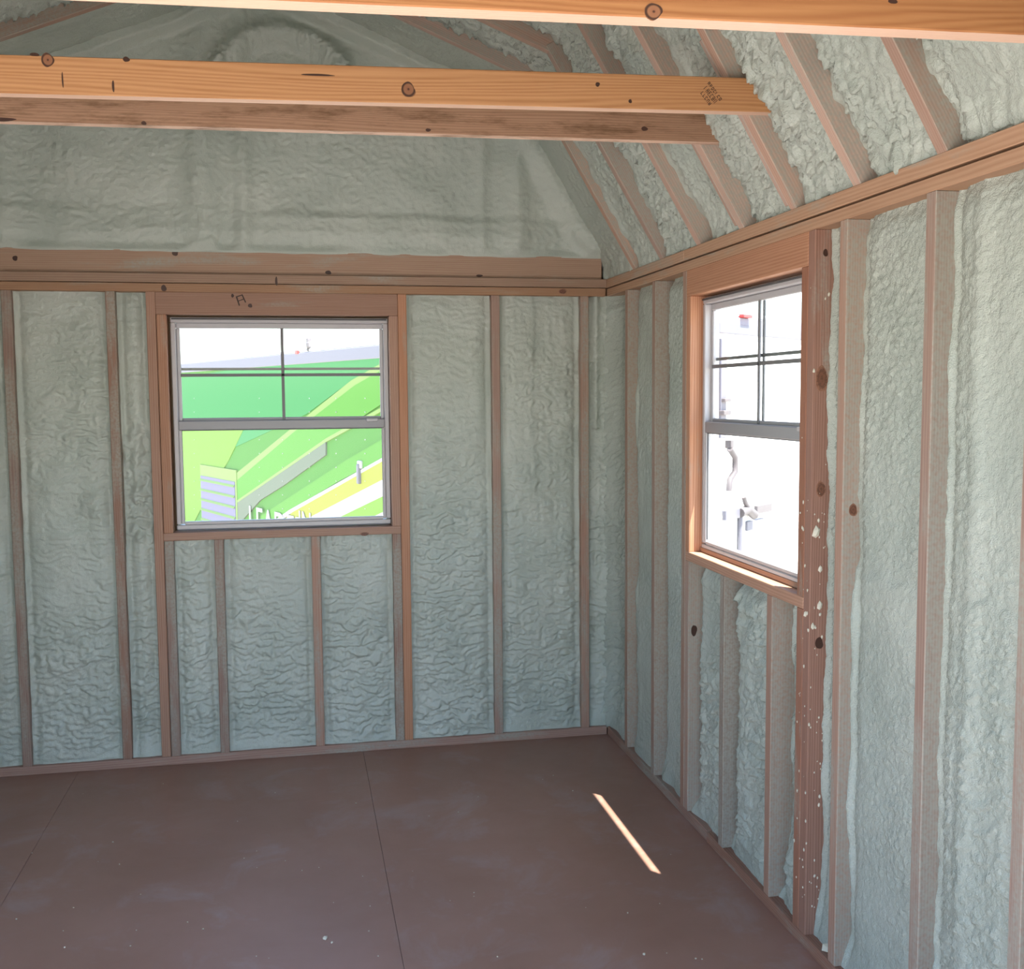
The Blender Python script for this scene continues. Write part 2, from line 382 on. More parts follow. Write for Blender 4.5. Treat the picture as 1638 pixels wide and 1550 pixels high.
board('bottom_plate', (-W, 0, 0), (.0, SD, SW), 'x', W_BASE, wall_back)
board('top_plate', (-W, 0, H-2*SW), (-.004, SD, H-SW-.0025), 'x', W_PLATE, wall_back)
board('top_plate', (-W, 0, H-SW), (-.0, SD, H), 'x', W_PLATE, wall_back)
board('gable_plate', (-W, .030, H), (-.015, .068, H+.100), 'x', W_PLATE, wall_back)
def bstud(x, name='stud', m=W_STUD, z0=ZS0, z1=ZS1, lean=0): return board(name, (x-SW/2, 0, z0), (x+SW/2, SD, z1), 'z', m, wall_back)
bst = [-2.925, -2.521, -2.121, -.509, -.103]
for x in bst: bstud(x)
bstud(-1.962, 'king_stud', W_OPEN); bstud(-.920, 'king_stud', W_OPEN)
HZ = 1.92; SZ1, SZ0 = 1.004, .970
board('window_header', (-1.943, 0, HZ), (-.940, SD, ZS1), 'x', W_OPEN, wall_back)
bstud(-1.922, 'jack_stud', W_OPEN, SZ1, HZ); bstud(-.959, 'jack_stud', W_OPEN, SZ1, HZ)
board('window_sill_plate', (-1.943, 0, SZ0), (-.940, SD, SZ1), 'x', W_OPEN, wall_back)
for x in (-1.922, -1.718, -1.311, -.959): bstud(x, 'cripple_stud', W_STUD, ZS0, SZ0)
def mb(s, t, d): return np.stack([s, d, t], -1)
def blob(*bl):
    """extra foam build-ups: (s, t, rs, rt, height)"""
    def f(s, t, e):
        h = 0*s
        for a, b, ra, rb, k in bl: h = h+k*np.exp(-(((s-a)/ra)**2+((t-b)/rb)**2)**1.5)
        return h
    return f
def passline(t0, k=.008, amp=.05, sd=5, slope=0., sref=0.):
    def f(s, t, e): return k*(1-sstep(t-(t0+slope*(s-sref))+amp*perlin(s*9, t*2, sd), -.012, .012))
    return f
def sumf(*fs): return lambda s, t, e: sum(f(s, t, e) for f in fs)
E_ = .003
def bbay(a, b, z0, z1, style='wrinkle', **k):
    return foam(wall_back, a-E_, b+E_, z0-E_, z1+E_, mb, style, M_FOAM, **{**dict(dmid=.024, dedge=.036, fill=.014), **k})
h = SW/2
bbay(-2.925+h, -2.521-h, ZS0, ZS1, extra=passline(1.0, .008))
bbay(-2.521+h, -2.121-h, ZS0, ZS1, dmid=.03, extra=sumf(blob((-2.36, 1.22, .07, .09, .014), (-2.40, 1.02, .09, .13, .012), (-2.21, 1.14, .05, .06, .016), (-2.2, 1.03, .04, .04, .01)), passline(1.02, .006, .1)))
bbay(-2.121+h, -1.981, ZS0, ZS1, 'wrinkle', dmid=.032, dedge=.045, extra=lambda s, t, e: relief(s, t, 'clots', 71)*sstep(e, 0, .02)*sstep(t, .93, .99)*(1-sstep(t, 1.35, 1.6))*1.1-.012*(sstep(t, .93, .96)*(1-sstep(t, 1.3, 1.5)))+.012*np.exp(-((t-.83)/.05)**2))
cap = lambda z: (lambda s, t, e: relief(s, t, 'clots', 91)*sstep(t, z-.11, z-.05)*.55*sstep(e, 0, .02))
for a, b in ((-1.922+h, -1.718-h), (-1.718+h, -1.311-h), (-1.311+h, -.959-h)):
    bbay(a, b, ZS0, SZ0, dmid=.026, extra=cap(SZ0))
bbay(-.901, -.509-h, ZS0, ZS1, dmid=.022, extra=passline(1.14, .007, .05, 8, .18, -.7))
bbay(-.509+h, -.103-h, ZS0, ZS1, dmid=.026, extra=sumf(passline(1.10, .005, .03, 9), lambda s, t, e: .005*(1-sstep(s+.02*perlin(t*3, s, 3), -.345, -.325))*sstep(t, 1.0, 1.2)))
bbay(-.103+h, .075, ZS0, ZS1, 'wrinkle', dmid=.03, dedge=.04, edges=(1, 0), extra=lambda s, t, e: .045*sstep(s, -.01, .075)+.018*np.exp(-((s+.045)/.016)**2)*sstep(t, 1.35, 1.5)+.008*np.abs(perlin(s*30, t*6, 4)))

# gable foam above the plate: covers all its framing
def gable_relief():
    st = .0065; s = np.arange(-W-.06, .09, st); t = np.arange(H+.082, PZ+.1, st)
    S, T = np.meshgrid(s, t, indexing='ij')
    h = relief(S, T, 'smooth', 301)+.007*np.abs(perlin(S*24, T*40+1.5*perlin(S*9, T*9, 4), 305))+perlin(S*5, T*6, 309)*.010
    wv = perlin(S*3, T*3, 303)*.03
    led = 2.362+wv*.8-.008*(S+1.5)
    h += .022*(1-sstep(T-led, -.03, .008+.02*np.abs(perlin(S*4, T*0, 306))))*(1-.8*np.exp(-((S+1.69)/.16)**2))*(.65+.8*perlin(S*2.2, T*0+.5, 307))      # foam-covered rail under the ledge
    h += .018*np.exp(-((T-(2.27+wv*.3))/.035)**2)*sstep(S, -3.2, -1.9)*.5
    for c, w_, k in ((-1.74, .07, .034), (-1.58, .035, .024), (-.40, .05, .030), (-.56, .03, .014), (-2.52, .05, .016), (-1.0, .09, .010)):
        h += k*np.exp(-((S-c+wv*.5)/w_)**2)
    h += relief(S, T, 'clots', 333)*.55*np.exp(-(((S+1.70)/.10)**2+((T-2.26)/.12)**2))
    h += relief(S, T, 'clots', 335)*.5*np.exp(-(((S+1.78)/.03)**2+((T-2.48)/.09)**2))
    # round pocket high up in the gable with a rolled rim
    r = np.hypot((S+1.40)/1.12, (T-2.855)); up = sstep(T, 2.78, 2.9)
    h += up*(.036*np.exp(-((r-.255)/.035)**2)-.026*(1-sstep(r, .165, .225)))
    h += relief(S, T, 'popcorn', 337)*.9*np.exp(-(((r-.25)/.05)**2))*up
    h += relief(S, T, 'clots', 338)*.6*np.exp(-(((S+1.72)/.07)**2+((T-2.93)/.06)**2))
    # swell towards the rafters of the last bay
    def inside(S, T):
        xr = np.minimum((LZ0-T)/TAN, (BZ+BX*T2-T)/T2)        # not above either slope, right side
        return xr
    xr = np.where(T < BZ, (LZ0-T)/TAN, BX-(T-BZ)/T2); xl = -W-xr
    dist = np.minimum(xr-S, S-xl)
    h += .05*(1-sstep(dist, -.02, .10))**1.5
    h += .03*(1-sstep(T, H+.10, H+.15))*0
    d = .052-h
    k = 1-sstep(T, H+.092, H+.135); d = d*(1-k)+k*(.026+perlin(S*9, T*3, 61)*.010+.022*(1-sstep(T, H+.082, H+.097)))
    keep = dist > -.16
    return grid_mesh('gable_foam', np.stack([S, d, T], -1), keep)
me = gable_relief(); gf = link('foam_panel', me, M_FOAM_GABLE, wall_back)

# ------------------------------------------------------------------ right wall
WR = (-1.92, -1.046, .985, 1.93)
bm = bmesh.new()
sheet_with_hole(bm, 'x', SD+.001, SD+.02, YF-.1, .11, -.03, H+.02, [(WR[0]+.012, WR[1]-.012, WR[2]+.02, WR[3]-.015)])
wall_right = link('wall_right', bm_mesh(bm, 'wall_right'), W_DARK); tag(wall_right, 'long side wall of pine studs filled with shiny pale green spray foam', 'wall', kind='structure')
board('bottom_plate', (0, YF, 0), (SD, -1.245, SW), 'y', W_BASE, wall_right)
board('bottom_plate', (0.003, -1.239, 0), (SD, .0, SW), 'y', W_BASE, wall_right)
board('top_plate', (0, YF, H-2*SW), (SD, .0, H-SW-.006), 'y', W_PLATE, wall_right)
board('top_plate', (0, YF, H-SW), (SD, -.985, H), 'y', W_PLATE, wall_right)
board('top_plate', (0, -.981, H-SW), (SD, SD, H), 'y', W_PLATE, wall_right)
def rstud(y, name='stud', m=W_STUD_R, z0=ZS0, z1=ZS1): return board(name, (0, y-SW/2, z0), (SD, y+SW/2, z1), 'z', m, wall_right)
rst = [-.295, -.652, -2.147, -2.534, -2.885, -3.27, -3.66, -3.825]
for y in rst: rstud(y)
rstud(-.995, 'king_stud', W_STUD_R); rstud(-1.974, 'king_stud', W_KING)
board('window_header', (0, -1.953, HZ), (SD, -1.015, ZS1), 'y', W_OPEN, wall_right)
rstud(-1.0345, 'jack_stud', W_OPEN, SZ1, HZ); rstud(-1.934, 'jack_stud', W_KING, SZ1, HZ)
board('window_sill_plate', (0, -1.953, SZ0), (SD, -1.015, SZ1), 'y', W_OPEN, wall_right)
board('window_stool', (.042, -1.915, SZ1), (SD, -1.054, SZ1+.018), 'y', W_OPEN, wall_right)
for y, m in ((-1.0345, W_STUD_R), (-1.368, W_STUD_R), (-1.735, W_STUD_R), (-1.934, W_KING)): rstud(y, 'cripple_stud', m, ZS0, SZ0)
def mr(s, t, d): return np.stack([d, s, t], -1)
def rbay(a, b, z0, z1, style='peel', step=.0055, **k):
    return foam(wall_right, a-E_, b+E_, z0-E_, z1+E_, mr, style, M_FOAM_R, flip=True, step=step, **{**dict(dmid=.040, dedge=.060, rim=.012, fill=.012), **k})
rbay(-.295+h, .07, ZS0, ZS1, 'wrinkle', dmid=.05, edges=(1, 0), extra=lambda s, t, e: .06*sstep(s, -.07, .06)+.006*np.abs(perlin(s*26, t*7, 4)))
rbay(-.652+h, -.295-h, ZS0, ZS1, 'smooth', dmid=.03, dedge=.05)
rbay(-.976, -.652-h, ZS0, ZS1, 'peel', dmid=.032, dedge=.066)
rbay(-1.368+h, -1.0345-h, ZS0, SZ0, 'wrinkle', dmid=.030, dedge=.066, extra=cap(SZ0))
rbay(-1.735+h, -1.368-h, ZS0, SZ0, 'wrinkle', dmid=.026, dedge=.066, extra=lambda s, t, e: relief(s, t, 'clots', 191)*sstep(t, .72, .86)*1.1*sstep(e, 0, .02))
rbay(-1.915, -1.735-h, ZS0, SZ0, 'wrinkle', dmid=.060, dedge=.075, extra=blob((-1.87, .16, .09, .12, .045), (-1.88, .9, .03, .05, .035)))
rbay(-2.147+h, -1.993, ZS0, ZS1, 'peel', dmid=.055, dedge=.052, droop=0., fill=.025, extra=lambda s, t, e: relief(s, t, 'clots', 77)*sstep(s, -2.09, -2.12)*(.3+.7*sstep(t, .9, 1.0)*(1-sstep(t, 1.5, 1.6)))*.9+.03*(1-sstep(s, -2.12, -2.08))*sstep(perlin(t*2.3, s, 9), -.3, .2)+.012*(1-sstep(t, .06, .3)))
for a, b in ((-2.534, -2.147), (-2.885, -2.534)):
    rbay(a+h, b-h, ZS0, ZS1, 'peel', dmid=.032, dedge=.050, extra=sumf(passline(1.12, .006, .05, 21), lambda s, t, e: .012*np.exp(-((s-(-2.68)+.02*perlin(t*2, s, 5))/.03)**2)))
rbay(-3.27+h, -2.885-h, ZS0, ZS1, 'peel', step=.012)
for a, b in zip(rst[6:], rst[5:]): rbay(a+h, b-h, ZS0, ZS1, 'peel', step=.025)
# yellowed flecks of trimmed foam stuck to the window studs
bm = bmesh.new()
rr = random.Random(8)
def fleck(bm, c, r, n):
    m = bmesh.ops.create_icosphere(bm, subdivisions=1, radius=1)
    for v in m['verts']:
        q = v.co*(.8+.5*rr.random()); v.co = Vector((c[0]+q.x*r*(n[0]), c[1]+q.y*r*n[1], c[2]+q.z*r*n[2]))
for k in range(90):
    z = rr.uniform(.1, 1.25) if k < 80 else rr.uniform(1.2, 1.9); r = rr.choice([.0012, .0015, .002, .0025, .0035])
    if rr.random() < .5: fleck(bm, (-.001, rr.uniform(-1.992, -1.917), z), r, (.6, 1, 1.6))
    else: fleck(bm, (rr.uniform(.0, .045), -1.9935, z), r, (1, .6, 1.6))
for c_, r_ in (((-.001, -1.972, .96), .006), ((.03, -1.9935, .985), .008), ((.015, -1.9935, 1.19), .011), ((.03, -1.9935, 1.09), .006), ((.01, -1.9935, .93), .006)): fleck(bm, c_, r_, (1, .7, 1.5))
fl = link('foam_flecks', bm_mesh(bm, 'foam_flecks'), M_CRUMB, wall_right); fl['kind'] = 'stuff'

# ------------------------------------------------------------------ left and front walls (out of frame, close the room)
LD = (-3.50, -2.25, -.03, 2.0)  # unseen doorway, added to bring sky light and ground bounce from the left
bm = bmesh.new(); sheet_with_hole(bm, 'x', -W-SD-.02, -W-SD-.001, YF-.1, .11, -.03, H+.02, [LD])
wall_left = link('wall_left', bm_mesh(bm, 'wall_left'), W_DARK); tag(wall_left, 'side wall of studs and foam facing the side window', 'wall', kind='structure')
board('bottom_plate', (-W-SD, LD[1], 0), (-W, .0, SW), 'y', W_BASE, wall_left); board('bottom_plate', (-W-SD, YF, 0), (-W, LD[0], SW), 'y', W_BASE, wall_left)
board('top_plate', (-W-SD, YF, H-2*SW), (-W, 0, H-SW), 'y', W_PLATE, wall_left)
board('top_plate', (-W-SD, YF, H-SW), (-W, SD, H), 'y', W_PLATE, wall_left)
lst = [-.2, -.6, -1.0, -1.4, -1.8, -2.23, -3.52, -3.825]
for y in lst: board('stud', (-W-SD, y-h, ZS0), (-W, y+h, ZS1), 'z', W_STUD, wall_left)
def ml(s, t, d): return np.stack([-W-d, s, t], -1)
for a, b in zip(lst[1:], lst):
    if b > -2.0 or b < -3.4: foam(wall_left, a+h-E_, b-h+E_, ZS0-E_, ZS1+E_, ml, 'wrinkle', M_FOAM, dmid=.03, dedge=.05, step=.025)
foam(wall_left, -.2+h, .08, ZS0, ZS1, ml, 'wrinkle', M_FOAM, dmid=.03, dedge=.05, step=.025, edges=(1, 0))
DOOR = (-2.45, -.35, -.03, 2.03)  # unseen front opening, added and sized for daylight and a sun patch inside
bm = bmesh.new(); sheet_with_hole(bm, 'y', YF-.1, YF-.02, -W-.1, .1, -.03, H+.02, [DOOR])
v0 = [bm.verts.new((x, YF-.1, z)) for x, z in gp]; v1 = [bm.verts.new((x, YF-.02, z)) for x, z in gp]
bm.faces.new(v0); bm.faces.new(v1[::-1])
for i in range(5): bm.faces.new((v0[i], v1[i], v1[(i+1) % 5], v0[(i+1) % 5]))
wall_front = link('wall_front', bm_mesh(bm, 'wall_front'), M_FOAM); tag(wall_front, 'entrance wall with a wide doorway added for light', 'wall', kind='structure')

# ------------------------------------------------------------------ roof
bm = bmesh.new()
def slab(bm, a, b, n, t0, t1, y0, y1):
    vs = []
    for y in (y0, y1):
        for p in (a, b):
            for t in (t0, t1): vs.append(bm.verts.new((p[0]+n[0]*t, y, p[1]+n[1]*t)))
    for f in ((0, 1, 3, 2), (4, 6, 7, 5), (0, 4, 5, 1), (2, 3, 7, 6), (0, 2, 6, 4), (1, 5, 7, 3)): bm.faces.new([vs[i] for i in f])
mx = lambda p: (-W-p[0], p[1])
for f, sg in ((lambda p: p, 1), (mx, -1)):
    slab(bm, f((.03, LZ0-.03*TAN)), f((BX-.045, BZ+.045*TAN)), (DN[0]*sg, DN[1]), SD+.002, SD+.02, YF-.12, .2)
    slab(bm, f((BX+.085, BZ-.085*T2)), f((-W/2-.04, PZ+.04*T2)), (EN[0]*sg, EN[1]), SD+.002, SD+.02, YF-.12, .2)
    x0, x1 = sorted((f((.10, 0))[0], f((.229, 0))[0]))
    bm_box(bm, (x0, YF-.12, 2.085), (x1, .2, 2.125))              # boxed eave that shades the wall
ceiling = link('ceiling', bm_mesh(bm, 'ceiling'), W_DARK); tag(ceiling, 'gambrel roof of pine rafters filled with lumpy pale green spray foam', 'ceiling', kind='structure')
RY = [-.395, -.735, -1.125, -1.495, -1.855, -2.205, -2.568, -2.95, -3.33, -3.70]
def rafters(y, side):
    f = 1 if side > 0 else -1
    X = lambda x: x if side > 0 else -W-x
    c = ((BX)/2+DN[0]*SD/2, (LZ0+BZ)/2+DN[1]*SD/2)
    lumber('rafter', LLOW+.05, SW, SD, (DU[0]*f, 0, DU[1]), (0, 1, 0) if f > 0 else (0, -1, 0), (DN[0]*f*1, 0, DN[1]), (X(c[0]), y, c[1]), W_RAFT, ceiling)
    c2 = ((BX-W/2)/2+EN[0]*SD/2, (BZ+PZ)/2+EN[1]*SD/2)
    lumber('rafter', LUP+.09, SW-.004, SD-.002, (EU[0]*f, 0, EU[1]), (0, 1, 0) if f > 0 else (0, -1, 0), (EN[0]*f, 0, EN[1]), (X(c2[0]), y, c2[1]), W_RAFT, ceiling)
for y in RY:
    rafters(y, 1); rafters(y, -1)
for y in (-1.495, -1.855):                                        # second board nailed beside the beam rafters
    c = ((BX)/2*.62+DN[0]*SD/2, LZ0+(BZ-LZ0)/2*.62+DN[1]*SD/2)
    lumber('rafter_gusset', LLOW*.6, .018, SD, (DU[0], 0, DU[1]), (0, 1, 0), (DN[0], 0, DN[1]), (c[0], y+.0295, c[1]), W_RAFT, ceiling)
def mlow(s, t, d): return np.stack([DU[0]*t+DN[0]*d, s, LZ0+DU[1]*t+DN[1]*d], -1)
def mlowL(s, t, d): return np.stack([-W-(DU[0]*t+DN[0]*d), s, LZ0+DU[1]*t+DN[1]*d], -1)
def mup(s, t, d): return np.stack([BX+EU[0]*t+EN[0]*d, s, BZ+EU[1]*t+EN[1]*d], -1)
def mupL(s, t, d): return np.stack([-W-(BX+EU[0]*t+EN[0]*d), s, BZ+EU[1]*t+EN[1]*d], -1)
edges_y = [.06]+RY+[YF]
for i, (a, b) in enumerate(zip(edges_y, edges_y[1:])):
    s0, s1 = b+(h if i < len(RY) else 0)-E_, a-(h if i else 0)+E_
    fine = b > -3.1
    st = 'smooth' if i == 0 else 'popcorn'
    lip = lambda s, t, e: .022*(1-sstep(t, .0, .07))*sstep(e, .0, .03)+(relief(s, t, 'clots', 55)*.7*(1-sstep(t, .03, .14))*sstep(e, 0, .02))
    calm = 1
    foam(ceiling, s0, s1, -.01, LLOW+.085, mlow, st, M_FOAM_ROOF, dmid=.040 if i else .036, dedge=.054 if i > 1 else .03, step=.006 if fine else .025, rim=.004, extra=lip, wob=.03, flip=False)
    foam(ceiling, s0, s1, -.065, LUP+.04, mup, st, M_FOAM_ROOF, dmid=.040, dedge=.055, step=.009 if fine else .025, rim=.004, wob=.02)
    foam(ceiling, s0, s1, -.01, LLOW+.055, mlowL, st, M_FOAM_ROOF, dmid=.040, dedge=.06, step=.025, rim=.004, flip=True)
    foam(ceiling, s0, s1, -.03, LUP+.04, mupL, st, M_FOAM_ROOF, dmid=.040, dedge=.055, step=.009 if b > -1.2 else .025, rim=.004, flip=True, wob=.02)

# ------------------------------------------------------------------ beams
def disc(name, rx, rz, material, parent, loc, n=20):
    bm = bmesh.new(); kr = random.Random(int(rx*1e6)+int(loc[0]*1e4)); ph = kr.uniform(0, 6)
    f = [bm.verts.new((rx*math.cos(a)*(1+.10*math.sin(2*a+ph)+.06*math.sin(5*a+ph)), -.0006, rz*math.sin(a)*(1+.10*math.sin(3*a+ph)))) for a in [2*math.pi*i/n for i in range(n)]]
    g = [bm.verts.new((v.co.x*1.04, .001, v.co.z*1.04)) for v in f]
    bm.faces.new(f)
    for i in range(n): bm.faces.new((f[i], g[i], g[(i+1) % n], f[(i+1) % n]))
    o = link(name, bm_mesh(bm, name), material, parent); o.location = loc
    return o
def beam(label, x0, x1, y, z0, hgt, tilt, yaw, material, z_at, marks):
    """Beam across the room; y = face towards the door, z0 = underside height at x = z_at."""
    c = ((x0+x1)/2, y+SW/2+math.tan(yaw)*((x0+x1)/2-z_at), z0+hgt/2+math.tan(tilt)*((x0+x1)/2-z_at))
    ex = Vector((math.cos(tilt)*math.cos(yaw), math.sin(yaw)*math.cos(tilt), math.sin(tilt))).normalized()
    ey = Vector((-math.sin(yaw), math.cos(yaw), 0)); ez = ex.cross(ey)
    o = lumber('ceiling_beam', x1-x0, SW, hgt, ex, ey, ez, c, material)
    tag(o, label, 'beam')
    p0 = np.array(c)-np.array(ey)*SW/2
    for u, v, ru, rv, kind in marks:
        q = on_plane(p0, tuple(ey), u, v); lo = o.matrix_basis.inverted() @ Vector(q)
        sc = float((q-CAM)@FW)/FPX
        disc('knot' if kind != 'split' else 'split', ru*sc, rv*sc, M_KNOT if kind == 'ring' else M_DKNOT, o, (lo.x, -SW/2, lo.z))
    return o
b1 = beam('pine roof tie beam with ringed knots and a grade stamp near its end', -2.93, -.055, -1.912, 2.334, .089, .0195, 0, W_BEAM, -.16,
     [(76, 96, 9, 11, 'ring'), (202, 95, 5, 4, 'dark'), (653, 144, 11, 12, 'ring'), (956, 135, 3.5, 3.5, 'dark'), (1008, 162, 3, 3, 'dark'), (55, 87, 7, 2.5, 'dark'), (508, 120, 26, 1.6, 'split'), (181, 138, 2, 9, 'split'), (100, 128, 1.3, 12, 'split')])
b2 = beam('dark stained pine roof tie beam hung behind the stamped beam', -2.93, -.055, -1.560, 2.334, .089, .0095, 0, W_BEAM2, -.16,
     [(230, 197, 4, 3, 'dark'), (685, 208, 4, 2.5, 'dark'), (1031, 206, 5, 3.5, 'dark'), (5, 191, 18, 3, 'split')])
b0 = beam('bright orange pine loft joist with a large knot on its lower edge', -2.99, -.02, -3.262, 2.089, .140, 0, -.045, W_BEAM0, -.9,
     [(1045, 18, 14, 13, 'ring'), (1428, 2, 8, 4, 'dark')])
# grade stamp: a slanted block of short ink strokes
rr = random.Random(3)
p0 = np.array([0, -1.912, 0]); c0 = on_plane(p0, (0, 1, 0), 1136, 152); lc = b1.matrix_basis.inverted() @ Vector(c0)
bm = bmesh.new(); ang = math.radians(-52); ca, sa = math.cos(ang), math.sin(ang)
for row, (n, hh, off) in enumerate(((7, .009, .016), (6, .013, .001), (5, .010, -.015))):
    for k in range(n):
        a = (k-(n-1)/2)*.0085
        strokes = [(a-.003, off-hh/2, a-.0015, off+hh/2)]
        if rr.random() < .6: strokes.append((a+.0012, off-hh/2, a+.0027, off+hh/2))
        if rr.random() < .7: strokes.append((a-.003, off+hh/2-.0018, a+.0027, off+hh/2))
        if rr.random() < .5: strokes.append((a-.003, off-.001, a+.0027, off+.001))
        if rr.random() < .6: strokes.append((a-.003, off-hh/2, a+.0027, off-hh/2+.0018))
        for (x0, z0, x1, z1) in strokes:
            vs = [bm.verts.new((px*ca-pz*sa, 0, px*sa+pz*ca)) for px, pz in ((x0, z0), (x1, z0), (x1, z1), (x0, z1))]
            bm.faces.new(vs)
st = link('grade_stamp', bm_mesh(bm, 'grade_stamp'), M_INK, b1); st.location = (lc.x, -SW/2-.0005, lc.z); st['label'] = 'smudged black lumber grade stamp'
# knots of plates and window framing, set on the faces they show on
def wall_marks(parent, plane, marks):
    for u, v, r1, r2, kind in marks:
        if plane == 'back':
            q = on_plane((0, marks_y, 0), (0, 1, 0), u, v); sc = float((q-CAM)@FW)/FPX; disc('knot', r1*sc, r2*sc, M_SKNOT if kind == 'ring' else M_DKNOT, parent, tuple(q))
marks_y = -.0002
wall_marks(wall_back, 'back', [(262, 461, 4, 5, 'dark'), (442, 450, 2, 7, 'dark'), (900, 466, 7, 4, 'ring'), (400, 489, 3.5, 3, 'dark'), (583, 854, 7, 3, 'ring'), (372, 473, 2, 3, 'dark')])
marks_y = .0298
wall_marks(wall_back, 'back', [(24, 413, 4, 4, 'dark'), (280, 405, 5, 4, 'dark'), (525, 436, 5, 3, 'dark'), (767, 441, 5, 2, 'dark')])
for (x, z, ry, rz, k) in ((.025, 1.61, .018, .035, 'ring'), (.028, 1.31, .013, .022, 'ring'), (.03, 1.95, .007, .01, 'dark'), (.03, .88, .012, .016, 'dark')):
    disc('knot', ry, rz, M_SKNOT if k == 'ring' else M_DKNOT, wall_right, (x, -1.9933, z))
disc('knot', .014, .022, M_DKNOT, wall_right, (.028, -2.5532, .215)); disc('knot', .012, .016, M_SKNOT, wall_right, (.03, -2.1662, 1.27)); disc('knot', .011, .02, M_DKNOT, wall_right, (.022, -1.0537, .715))

bm = bmesh.new()
for (u0, v0_, u1, v1_, wd) in ((378, 474, 383, 489, 2.2), (387, 471, 393, 484, 2.0), (378, 475, 388, 471.5, 1.6), (380, 482, 391, 478, 1.4)):
    d_ = Vector((v1_-v0_, u0-u1)).normalized()*wd/2
    bm.faces.new([bm.verts.new(tuple(on_plane((0, -.0012, 0), (0, 1, 0), a_, b_))) for a_, b_ in ((u0-d_.x, v0_-d_.y), (u0+d_.x, v0_+d_.y), (u1+d_.x, v1_+d_.y), (u1-d_.x, v1_-d_.y))])
hs = link('grade_stamp', bm_mesh(bm, 'grade_stamp'), M_INK, wall_back); hs['label'] = 'faded ink stamp on the window header'

# ------------------------------------------------------------------ windows
def window(name, label, loc, rz, w, z0, z1):
    """Single-hung window; local x along the wall, y outwards, z up; loc = lower inner left corner of the unit."""
    root = empty(name, loc, rz); tag(root, label, 'window', kind='structure')
    Hh = z1-z0; mid0, mid1 = 1.438-z0, 1.475-z0; Y0, Y1 = .045, .100
    def piece(nm, lo, hi, m=M_VINYL, p=root, bev=.003): return box(nm, lo, hi, m, p, bev)
    piece('frame_rail', (0, Y0, 0), (w, Y1, .020)); piece('frame_rail', (0, Y0, Hh-.022), (w, Y1, Hh))
    piece('frame_stile', (0, Y0, .024), (.020, Y1, Hh-.022)); piece('frame_stile', (w-.020, Y0, .024), (w, Y1, Hh-.022))
    piece('frame_lip', (.006, Y0-.006, Hh-.010), (w-.006, Y0+.002, Hh-.004), M_SEAL, bev=.0005)
    # upper, outer sash
    ya, yb = .069, .083
    up = piece('upper_sash', (.020, ya, Hh-.045), (w-.020, yb, Hh-.022))
    piece('sash_stile', (.020, ya, mid0), (.036, yb, Hh-.045), p=up); piece('sash_stile', (w-.036, ya, mid0), (w-.020, yb, Hh-.045), p=up)
    piece('meeting_rail', (.036, ya, mid0), (w-.036, yb, mid1+.012), M_RAIL, up)
    g = piece('pane', (.034, .074, mid1), (w-.034, .078, Hh-.044), M_GLASS, up, 0)
    zm = 1.669-z0; xm = w*.503
    for yy, dz, dx, hw in ((.066, 0, 0, .0065), (.082, .026, 0, .0055)):  # front bars are real; rear offset set imitates their ghost reflection in the glass
        piece('muntin_and_ghost', (.034, yy, zm+dz-hw), (w-.034, yy+.006, zm+dz+hw), M_MUNT, up, .001)
        piece('muntin_and_ghost', (xm+dx-hw, yy, mid1), (xm+dx+hw, yy+.006, Hh-.044), M_MUNT, up, .001)
    # lower, inner sash
    ya, yb = .047, .068
    lo = piece('lower_sash', (.020, ya, mid0-.002), (w-.020, yb, mid1), M_RAIL)
    piece('sash_stile', (.020, ya, .024), (.033, yb, mid0-.002), p=lo); piece('sash_stile', (w-.033, ya, .024), (w-.020, yb, mid0-.002), p=lo)
    piece('bottom_rail', (.033, ya, .020), (w-.033, yb, .034), p=lo)
    piece('gasket', (.031, ya+.004, .038), (.034, ya+.010, mid0), M_SEAL, lo, 0); piece('gasket', (w-.034, ya+.004, .038), (w-.031, ya+.010, mid0), M_SEAL, lo, 0)
    piece('gasket', (.033, ya+.004, mid0-.005), (w-.033, ya+.010, mid0-.002), M_SEAL, lo, 0)
    piece('pane', (.031, .056, .032), (w-.031, .060, mid0), M_GLASS, lo, 0)
    piece('sash_lock', (w-.10, ya-.004, mid1-.012), (w-.05, ya+.004, mid1+.002), p=lo, bev=.002)
    return root
window('window_1', 'single-hung window with a four-light upper sash looking onto the green trailer', (-1.892, 0, 1.011), 0, .912, 1.011, 1.912)
window('window_2', 'single-hung window in the side wall looking onto the white trailer', (0, -1.060, 1.015), -math.pi/2, .850, 1.015, 1.912)

# ------------------------------------------------------------------ outside: ground and two parked trailers
GZ = -.35
def ground_mat():
    m, t, b = mat('gravel_yard')
    tc = N(t, 'ShaderNodeTexCoord'); n1 = N(t, 'ShaderNodeTexNoise', i_Scale=2., i_Detail=8., i_Roughness=.7); L(t, tc.outputs['Object'], n1.inputs[0])
    r = ramp(t, [(.3, (.40, .378, .342)), (.7, (.52, .49, .448))], n1.outputs[0]); L(t, r.outputs[0], b.inputs['Base Color']); b.inputs['Roughness'].default_value = .95
    return m
ground = box('ground', (-60, -60, GZ-.2), (60, 60, GZ), ground_mat(), None, 0); tag(ground, 'pale gravel yard around the shed', 'ground', kind='structure')
M_TIRE = plain('trailer_tire', (.02, .02, .02), .8); M_WHITE = plain('trailer_white', (.80, .80, .80), .4)
M_TRIM = plain('trailer_trim', (.14, .135, .165), .5); M_RAILP = plain('trailer_rail', (.20, .19, .225), .6, .1); M_STEEL = plain('trailer_steel', (.11, .095, .10), .5); M_RED = plain('marker_red', (.55, .04, .04), .4)
